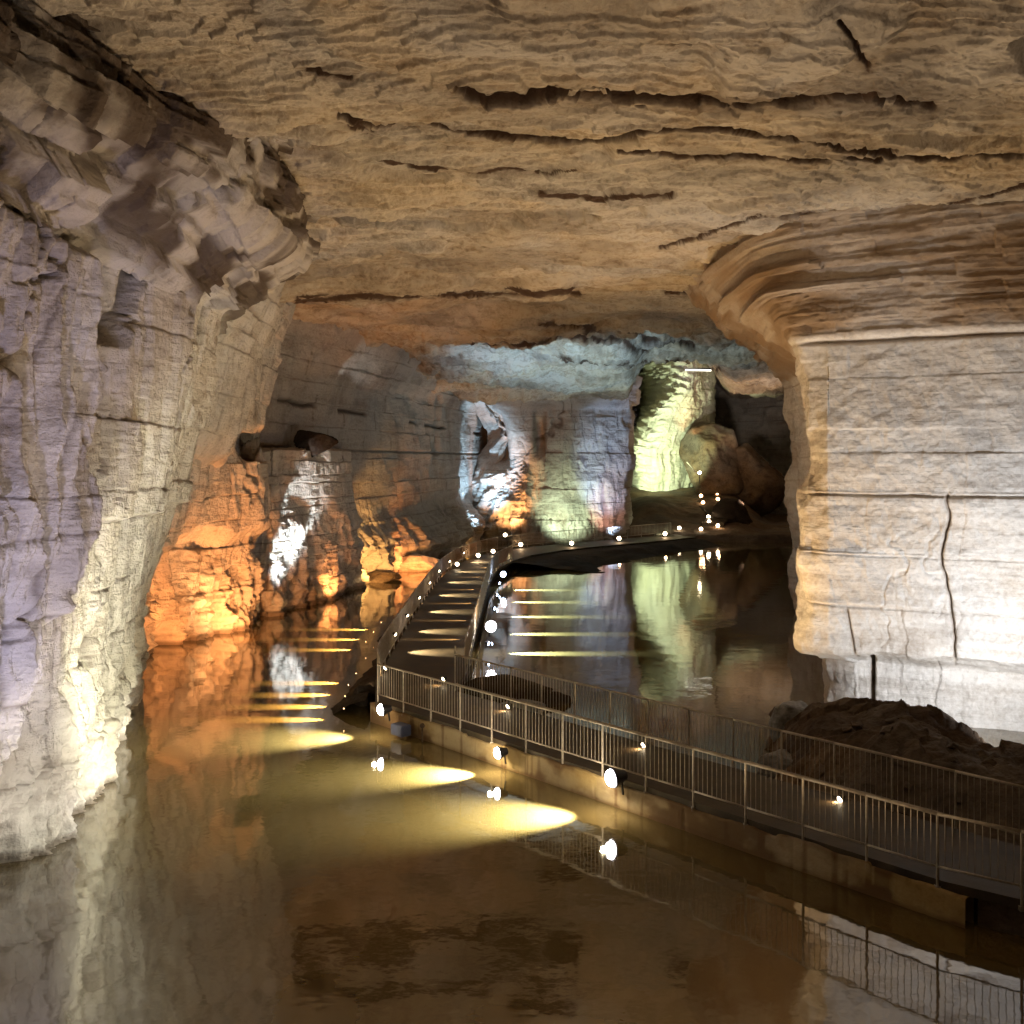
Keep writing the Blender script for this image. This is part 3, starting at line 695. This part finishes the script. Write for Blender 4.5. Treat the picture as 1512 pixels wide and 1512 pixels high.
def hill(nu, nv):
    px = np.linspace(880, 1260, nu)[:, None] + np.zeros((1, nv)); d = np.linspace(93, 135, nv)[None, :] + 0 * px
    x = (px - 756) / F * d; y = d
    z = -1.2 + 1.8 * sstep(94, 98, d) + .16 * np.maximum(d - 98, 0) * sstep(1140, 1080, px) * sstep(870, 935, px)
    z = z + .5 * fbm(x * .25, y * .25, 0 * x, 5, 821) + 1.1 * np.exp(-((px - 960) / 40) ** 2) * sstep(99, 106, d) * sstep(120, 108, d)
    st = .7 * sstep(-.1, .3, fbm(x * .2, y * .2, 0 * x, 3, 822))
    return np.stack([x, y, z], -1), st
heightfield('rocky_slope', hill, 380, 160, M['mound'], kind='structure')
def berm(nu, nv):
    t = np.linspace(31, 66, nu)[:, None] + np.zeros((1, nv)); v = np.linspace(0, 1, nv)[None, :] + 0 * t
    x = -4.45 - v * (1.5 + .4 * vn(t * .5, 0 * t, 0 * t, 5)); y = t
    z = .42 * (1 - v ** 2) - .35 * v + .16 * fbm(x * 1.1, y * 1.1, 0 * x, 4, 831)
    return np.stack([x, y, z], -1), 0 * x
heightfield('rock_berm', berm, 300, 24, M['dark'], 'low dark rock edging along the left of the walkway arm', 'rock edging')

def boulder(loc, size, mat, label, seed, name='boulder', rz=0):
    bm = bmesh.new(); bmesh.ops.create_icosphere(bm, subdivisions=5, radius=1)
    co = np.array([v.co[:] for v in bm.verts])
    n = co / np.linalg.norm(co, axis=1, keepdims=True)
    rng = np.random.RandomState(seed)
    r = np.ones(len(co))
    for _ in range(16):                        # cut planar facets
        dvec = rng.normal(size=3); dvec /= np.linalg.norm(dvec); h = rng.uniform(.52, .85)
        dt = n @ dvec; lim = np.where(dt > 1e-3, h / np.maximum(dt, 1e-3), 9); r = np.minimum(r, lim)
    r = r + .10 * fbm(n[:, 0] * 3, n[:, 1] * 3, n[:, 2] * 3, 5, seed, .6)
    co = n * r[:, None] * np.array(size)
    for v, c_ in zip(bm.verts, co): v.co = c_
    o = bm_obj(name, bm, mat, None, True, loc); o.rotation_euler = (0, 0, rz)
    tag(o, label, 'boulder'); return o
boulder(PT(1178, 1062, 27.5) + Vector((0, 0, -.2)), (.75, .7, .75), M['grey'], 'grey-blue boulder at the water edge left of the brown mound', 5)
boulder((X(1150, 25.2), 25.2, .1), (.8, .6, .5), M['grey'], 'small pale rock at the left foot of the brown mound', 6)
boulder((X(772, 31.3), 31.3, -.05), (.95, .6, .42), M['grey'], 'flat pale grey rock behind the rear railing', 8)
boulder((X(750, 33.6), 33.6, .1), (1.6, 1.0, .55), M['dark'], 'black rock heap beyond the rear railing corner', 9)
boulder((X(815, 32.6), 32.6, 0), (.9, .7, .55), M['dark'], 'small black rock right of the black heap', 10)
boulder((X(540, 32.6), 32.6, .1), (.55, .8, .65), M['dark'], 'dark rock at the outer corner of the walkway', 12)
boulder((X(1050, 119), 119, 7.0), (4.6, 3.8, 5.2), M['mound'], 'large brown boulder in front of the green flowstone', 14)
boulder((X(1108, 119), 119, 5.3), (4.2, 4, 4.4), M['mound'], 'reddish grey boulder right of the large brown boulder', 15)
boulder((X(1080, 106), 106, 1.4), (3.0, 3, 2.4), M['dark'], 'low dark boulder beside the far steps', 16)
boulder((X(565, 65.5), 65.5, .2), (1.5, 1.2, .55), M['mound'], 'low brown rock at the foot of the amber wall', 17)
boulder((X(618, 72), 72, .4), (2.6, 1.6, 1.1), M['left'], 'ragged rock lit orange at the foot of the amber wall', 18)
boulder((X(205, 33.2), 32.4, .3), (.55, .9, .9), M['left'], 'pointed orange-lit rock at the foot of the left pillar', 19)
boulder((X(455, 53.8), 56, 8.7), (1.5, 1.2, .9), M['dark'], 'dark loose block on top of the flat buttress', 20)

rs = np.random.RandomState(4); proto = None
for k in range(26):
    t_ = rs.uniform(7.5, 17.5); v_ = rs.uniform(.5, 3.0); p = R0 + U * t_ + NV * v_
    mx = Vector((p.x, p.y, 3.5)); bpy.context.view_layer.update() if k == 0 else None
    mo = bpy.data.objects['rock_mound']; hit, hp, _, _ = mo.ray_cast(mx - mo.location, Vector((0, 0, -1)))
    if not hit: continue
    hp = hp + mo.location; sc = rs.uniform(.10, .30)
    if proto is None:
        proto = boulder(hp, (1, .75, .6), M['mound'], 'loose brown stone lying on the rock mound behind the railing', 44, 'loose_stone'); o = proto
        proto['category'] = 'stone'; proto['group'] = 'loose stones on the rock mound'
    else: o = proto.copy(); col.objects.link(o); o.location = hp
    o.scale = (sc, sc, sc); o.rotation_euler = (rs.uniform(-.4, .4), rs.uniform(-.4, .4), rs.uniform(0, 6))
# ---------------------------------------------------------------- lamps
def make_lamp(name, loc, aim, emi, r=.1, body=True):
    """loc = lens centre; aim = direction of the beam"""
    aim = Vector(aim).normalized()
    o = empty(name, loc); rot = aim.to_track_quat('Z', 'Y').to_matrix().to_4x4()
    if body:
        bm = bmesh.new()
        bmesh.ops.create_cone(bm, cap_ends=True, segments=16, radius1=r * .55, radius2=r * 1.08, depth=r * 1.6, matrix=rot @ Matrix.Translation((0, 0, -r * 1.0)))
        bmesh.ops.create_cone(bm, cap_ends=True, segments=16, radius1=r * 1.16, radius2=r * 1.16, depth=r * .25, matrix=rot @ Matrix.Translation((0, 0, -r * .2)))
        bm_obj('housing', bm, M['darkmetal'], o)
        bm = bmesh.new(); bar(bm, Vector((0, 0, -.02)) - aim * r * 1.2, Vector((0, 0, -max(.12, r * 2.2))) - aim * r * 1.5, r * .16)
        bm_obj('bracket', bm, M['darkmetal'], o)
    bm = bmesh.new(); bmesh.ops.create_uvsphere(bm, u_segments=16, v_segments=10, radius=r, matrix=rot @ Matrix.Diagonal((1, 1, .7, 1)))
    bm_obj('lens', bm, M[emi], o, True)
    return o
def light(kind, loc, aim, power, color, angle=60, blend=.6, rad=.15, parent=None, name='lamp_light'):
    L = bpy.data.lights.new(name, kind); L.energy = power; L.color = color; L.shadow_soft_size = rad
    o = bpy.data.objects.new(name, L); col.objects.link(o)
    if kind == 'SPOT':
        L.spot_size = math.radians(angle); L.spot_blend = blend
        o.rotation_euler = Vector(aim).normalized().to_track_quat('-Z', 'Y').to_euler()
    if parent: o.parent = parent; o.location = Vector(loc) - Vector(parent.location)
    else: o.location = loc
    return o
WARM = (1, .72, .38); WH = (1, .93, .86); COOL = (.72, .82, 1)
# three floods on the concrete wall
ftxt = ['round white floodlight on the concrete wall nearest the walkway corner', 'round white floodlight in the middle of the concrete wall', 'largest round white floodlight, right of the other two on the concrete wall']
for i, (px, py, off, r) in enumerate(((563, 1048, .75, .16), (735, 1112, .45, .14), (903, 1149, .45, .19))):
    # on the line parallel to the wall, off metres out
    k = (px - 756) / F; B = A0 - NV * off
    t = (k * B.y - B.x) / (U.x - k * U.y); p = B + U * t
    z = CH - (py - 680) / F * p.y
    lp = make_lamp('floodlight', (p.x, p.y, z), (-.9, -.35, -.1), 'e_white', r); tag(lp, ftxt[i], 'floodlight', 'floodlights on the concrete wall')
    light('SPOT', (p.x - .2, p.y - .12, z + .02), (-1, -.04, -.42), [6000, 9500, 9500][i], (1, .97, .80), 66, 1.0, .05, lp)
    light('POINT', (p.x - .19, p.y - .07, z - .01), (0, 0, 0), 50, (1, .8, .5), rad=.06, parent=lp)
bm = bmesh.new(); box(bm, (0, 0, .12), (.5, .35, .3), -.8); bmesh.ops.bevel(bm, geom=bm.edges[:], offset=.02, segments=2, affect='EDGES')
o = bm_obj('junction_box', bm, M['bluebox'], None, False, (X(592, 28.4), 28.4, .12)); tag(o, 'blue-grey box beneath the floodlight at the walkway corner', 'junction box')
bm = bmesh.new(); bar(bm, (0, 0, -.3), (0, 0, .3), .025); bmesh.ops.create_uvsphere(bm, u_segments=12, v_segments=8, radius=.07, matrix=Matrix.Translation((0, 0, .32)))
p = A0 - NV * .18 + U * 2.45
o = bm_obj('mooring_stake', bm, M['mound'], None, False, (p.x, p.y, .12)); tag(o, 'short rusty stake with a knob before the concrete wall', 'stake')

def lampset(positions, name, cat, labels, group, emi, r, aimf, power, color, ang, dz=0):
    for p, lb in zip(positions, labels):
        p = Vector(p); a = Vector(aimf(p)).normalized()
        o = make_lamp(name, p, a, emi, r); tag(o, lb, cat, group)
        if power: light('SPOT', p + a * (r * 1.1), a, power, color, ang, .8, .04, o)
# deck lamps along the rear rail
ps = [PT(655, 1003, 32.2), PT(750, 1043, 28.9), PT(950, 1100, 25.1), PT(1240, 1180, 21.2), (X(569, 33.8), 33.8, .85)]
lampset(ps, 'deck_lamp', 'deck lamp', ['deck lamp at the walkway junction post', 'deck lamp behind the near railing left of centre', 'orange deck lamp between the two railings near the centre',
        'deck lamp between the railings at the right, before the brown mound', 'deck lamp inside the outer corner of the walkway'], 'lamps lighting the walkway deck', 'e_warm', .065, lambda p: (-.9, -.3, -.55), 35, (1, .62, .28), 100)
# left rail lamps shining right across the deck
L_y = [37.7, 42.3, 47.8, 53.6, 59.3, 65, 71]
Lx = [np.interp(y, [p.y for p in left_pts], [p.x for p in left_pts]) for y in L_y]
orde = ['nearest', 'second', 'third', 'fourth', 'fifth', 'sixth', 'farthest']
lampset([(x + .12, y, DK + .66) for x, y in zip(Lx, L_y)], 'rail_lamp', 'rail lamp', [f'{w} small lamp on the left rail of the walkway arm' for w in orde], 'small lamps on the left rail',
        'e_warm', .06, lambda p: (.9, 0, -.5), 1300, (1, .82, .5), 60)
R_y = [40.4, 45.2, 50.6, 56, 62, 67.5]
Rx = [np.interp(y, [p.y for p in right_pts], [p.x for p in right_pts]) for y in R_y]
lampset([(x - .1, y, DK + .16) for x, y in zip(Rx, R_y)], 'deck_lamp', 'deck lamp', [f'{w} low lamp on the inner side of the right rail' for w in orde], 'low lamps inside the right rail',
        'e_orange', .04, lambda p: (-1, 0, -.15), 1500, (1, .62, .25), 22)
# outer lamps skimming the water to the right
ys = [40.8, 45.4, 50.4, 55.6, 60.8]
lampset([(np.interp(y, [p.y for p in right_pts], [p.x for p in right_pts]) + .55, y, .42) for y in ys], 'water_lamp', 'water lamp', [f'{w} cool lamp outside the right rail skimming the water' for w in orde], 'water lamps outside the right rail',
        'e_blue', .075, lambda p: (1, 0, -.26), 34000, (.72, .95, 1), 27)
ys = [30.4, 32.0, 33.6, 35.4, 41.6, 44, 46.6]
lampset([(min(-4.75, np.interp(y, [p.y for p in left_pts], [p.x for p in left_pts]) - (1.0 if y < 36 else 1.5)), y, .34) for y in ys], 'water_lamp', 'water lamp', [f'{w} warm lamp outside the left rail skimming the water' for w in orde], 'water lamps outside the left rail',
        'e_orange', .022, lambda p: (-1, 0, -.28), 9000, (1, .66, .28), 28)
# big floods
for (px, py, d, r, e, c, lb) in ((725, 925, 41.3, .22, 'e_white', (1, .85, .7), 'dazzling white floodlight on the right rail of the walkway arm'), (743, 848, 62, .17, 'e_blue', (.5, .65, 1), 'blue-white floodlight at the far end of the walkway arm')):
    p = PT(px, py, d); lp = make_lamp('floodlight', p, (.2, -1, -.05), e, r); tag(lp, lb, 'floodlight')
    light('POINT', p + Vector((.1, -.35, .1)), (0, 0, 0), 30, c, rad=.1, parent=lp)
# small far lamps
far = [(675, 833, 'lamp where the walkway arm begins to curve'), (706, 820, 'second lamp on the walkway curve'), (728, 814, 'third lamp on the walkway curve'), (746, 790, 'lamp on the far railing below the orange glow'),
       (769, 804, 'lamp at the start of the far walkway'), (844, 802, 'lamp on the far walkway before the green glow'), (914, 795, 'lamp on the far walkway by the pillar edge'), (982, 788, 'lamp on the far walkway before the rocky slope'),
       (1003, 779.5, 'faint lamp on the slope foot'), (990, 763, 'lamp alone on the dark slope'), (1035, 781, 'yellow lamp at the foot of the steps'), (1060, 776, 'bright lamp low on the steps'), (1047, 770, 'lamp on the left of the lower steps'),
       (1046, 763, 'highest lamp on the lower steps'), (1082, 757, 'orange lamp at the right end of the upper steps'), (1077, 751, 'orange lamp second from the right end of the upper steps'), (1068, 746, 'orange lamp third from the right end of the upper steps'),
       (1038, 742, 'lower lamp left of the upper steps'), (1060, 737, 'lower of two lamps on the right of the upper steps'), (1035, 732, 'upper lamp left of the upper steps'), (1059, 728, 'topmost lamp on the right of the upper steps'), (1033, 698, 'single high lamp below the slanting pole')]
for px, py, lb in far:
    if py > 785: dd = 6.75 * F / (py - 680)
    elif py > 700: dd = (6.75 + 15.68) / (.16 + (py - 680) / F)
    else: dd = 113.5
    if px == 746: dd = 84
    e = 'e_warm' if px < 1034 or py > 760 else 'e_orange'
    p = PT(px, py, dd); lp = make_lamp('path_lamp', p, (-.1, -1, -.2), e, .0021 * dd * (.8 if px > 1000 else .9), dd < 95)
    tag(lp, lb, 'path lamp', 'small lamps marking the far path')
    if not dd < 95:
        bm = bmesh.new(); bar(bm, (0, .1, -1.2), (0, .1, 0), .05); bm_obj('post', bm, M['darkmetal'], lp)
    if px in (706, 769, 844, 914, 982, 1060, 1038, 1068): light('POINT', p + Vector((0, -.5, .25)), 0, 28, (1, .6, .3), rad=.1, parent=lp)
# far steps
st_o = empty('stairs', (X(1050, 104), 104, .6)); tag(st_o, 'rough steps climbing the far rocky slope between rows of lamps', 'stairs')
for i in range(26):
    d = 102 + i * .55; px = 1052 + 8 * math.sin(i * .25)
    bm = bmesh.new(); box(bm, (X(px, d) - st_o.location.x, d - 104, .64 + .16 * (d - 98) * .97 - .6 + .12), (2.2, .5, .3)); bm_obj('step', bm, M['deck'], st_o)
bm = bmesh.new(); a = PT(1012, 546, 117); b = PT(1050, 547, 117); bar(bm, a - b, (0, 0, 0), .10, 10)
sl = empty('strip_light', b); tag(sl, 'pale horizontal strip light under the roof above the flowstone', 'strip light')
o = bm_obj('tube', bm, M['e_strip'], sl, True)
bm = bmesh.new(); box(bm, tuple((a - b) / 2 + Vector((0, .05, .17))), ((a - b).length, .3, .12)); bm_obj('housing', bm, M['darkmetal'], sl)
light('SPOT', b + Vector((1.5, -1.5, -1.5)), (.35, .5, .8), 1500, (1, .8, .66), 100, .8, .2, sl)
# slanting pole
bm = bmesh.new(); a = PT(1014, 682, 113); b = PT(1030, 700, 113); bar(bm, a - b, (0, 0, 0), .06); o = bm_obj('handrail_pole', bm, M['steel'], None, False, b); tag(o, 'thin pale pole slanting beside the high far lamp', 'pole')

# ---------------------------------------------------------------- cave lighting (lamps hidden round the cave)
def S(loc, tgt, power, color, ang=70, blend=.7, rad=.25):
    loc = Vector(loc); return light('SPOT', loc, Vector(tgt) - loc, power, color, ang, blend, rad, name='cave_light')
def Pn(loc, power, color, rad=.3): return light('POINT', loc, 0, power, color, rad=rad, name='cave_light')
OR = (1, .33, .085); AM = (1, .62, .28); BL = (.45, .62, 1); PU = (.70, .67, 1)
# general warm glow on the roof
def UP(loc, power, color, ang=165, rad=.2): return light('SPOT', loc, (0, 0.02, 1), power, color, ang, .9, rad, name='cave_light')
UP((2, 9, .35), 1000, (1, .84, .70))
UP((2.6, 16, .35), 2200, (1, .68, .38))
UP((4.8, 30.5, .3), 2900, (1, .66, .32))
UP((1.5, 42, .35), 2100, (1, .62, .30))
# left pillar: cool from the near left, yellow below
S((-5.6, 10.0, .4), (-9.3, 16.0, 6.0), 2200, (.60, .58, 1), 60)
S((-2, 12, .4), (-9.2, 23, 7.5), 1700, (.92, .86, 1), 50)
S((-4.6, 19.0, .3), (-10, 25.5, 4.6), 3600, (1, .95, .64), 66)
S((-7.5, 21.0, .25), (-10, 22.6, 1.4), 50, (1, .86, .88), 110)
S((-5.6, 16.0, .5), (-9.7, 20.3, 3.0), 1100, (1, .90, .78), 58)
# orange recess wall
for px, d, pw in ((238, 36.4, 450), (300, 39.4, 800), (360, 42.8, 900)):
    S((X(px, d), d, .3), (X(px, d) - .8, d + 3.2, 2.2), pw * 1.7, OR, 110)
S((X(350, 42.5), 42.5, .3), (X(340, 44.8), 44.8, 2.0), 420, AM, 110, .8, .1)
S((X(330, 38), 38, .4), (X(350, 45), 45, 12), 160, AM, 60)
# white streak on the buttress
S((X(426, 48.8), 48.8, .3), (X(426, 52.8), 52.8, 3.7), 6500, (.85, .95, 1), 34, .6)
S((X(495, 55.5), 55.5, .3), (X(490, 58.2), 58.2, 3), 500, OR, 100)
# amber wall foot
S((X(556, 61), 61, .3), (X(552, 67.6), 67.6, 2.6), 3200, (1, .50, .14), 62)
S((X(608, 67), 67, .4), (X(612, 76), 76, 2.5), 2200, OR, 80)
S((X(690, 88), 88, .9), (X(690, 95), 95, 2), 500, (1, .5, .1), 60)
S((-5.5, 50, .35), (-8, 66, 10), 450, (1, .7, .45), 90)
# middle pillar
S((X(712, 90), 90, .9), (X(716, 96), 96, 7), 11000, (.45, .72, 1), 55)
S((X(752, 91), 91, .9), (X(752, 95), 95, 4.0), 4200, (1, .45, .16), 62)
S((X(835, 91), 91, .9), (X(835, 95), 95, 3.0), 2000, (.78, 1, .66), 85)
S((X(893, 92), 92, .9), (X(900, 96.5), 96.5, 3.5), 900, (1, .5, .4), 60)
S((X(905, 90), 90, .9), (X(905, 97), 97, 7), 4500, BL, 60)
# blue light on the far roof
S((X(800, 58), 58, .4), (X(815, 68), 68, 14), 15000, (.42, .72, 1), 54, .9)
S((X(770, 76), 76, .4), (X(800, 86), 85, 14), 9000, (.5, .76, 1), 70, .9)
UP((X(900, 80), 80, .3), 4200, (.58, .85, .95))
# green flowstone
S((X(962, 107), 107, 5.2), (X(972, 120), 120, 10.5), 17000, (.82, 1, .58), 66, .35)
S((X(975, 97), 97, .9), (X(975, 108), 108, 3.5), 350, (.8, .9, .6), 90)
S(PT(1024, 640, 117.5), PT(1024, 615, 120), 260, (1, .4, .1), 100, .8, .1)
S((X(1060, 118), 108, 9), (X(1075, 128), 124, 14), 2600, (1, .85, .72), 40)
UP((X(1110, 106), 106, 3), 5000, (1, .7, .5))
S((X(1120, 98), 98, .4), (X(1130, 110), 110, 3), 250, (.3, .4, 1), 90)
# right pillar: white flood from behind the mound, warm higher up
S((12.4, 22.6, 1.6), (11.2, 29.3, 4.2), 2900, (.93, .95, 1), 125, .9)
S((8.9, 26.2, .7), (8.9, 30.5, 4.0), 2500, (.93, .95, 1), 120, .9)
S((11, 15, .4), (11.5, 29, 8.0), 1000, (1, .86, .72), 60)

# ---------------------------------------------------------------- camera, world, view
cd = bpy.data.cameras.new('camera'); cam = bpy.data.objects.new('camera', cd); col.objects.link(cam)
cam.location = (0, 0, CH); cam.rotation_euler = (math.radians(90), 0, 0)
cd.sensor_width = 36; cd.lens = 36; cd.shift_y = -76 / 1512; cd.clip_end = 500; cd.clip_start = .1
scene.camera = cam
w = bpy.data.worlds.new('World'); scene.world = w; w.use_nodes = True
bg = w.node_tree.nodes['Background']; bg.inputs[0].default_value = (.5, .42, .36, 1); bg.inputs[1].default_value = .02
scene.view_settings.view_transform = 'Standard'; scene.view_settings.look = 'None'
scene.view_settings.exposure = .2; scene.view_settings.gamma = 1
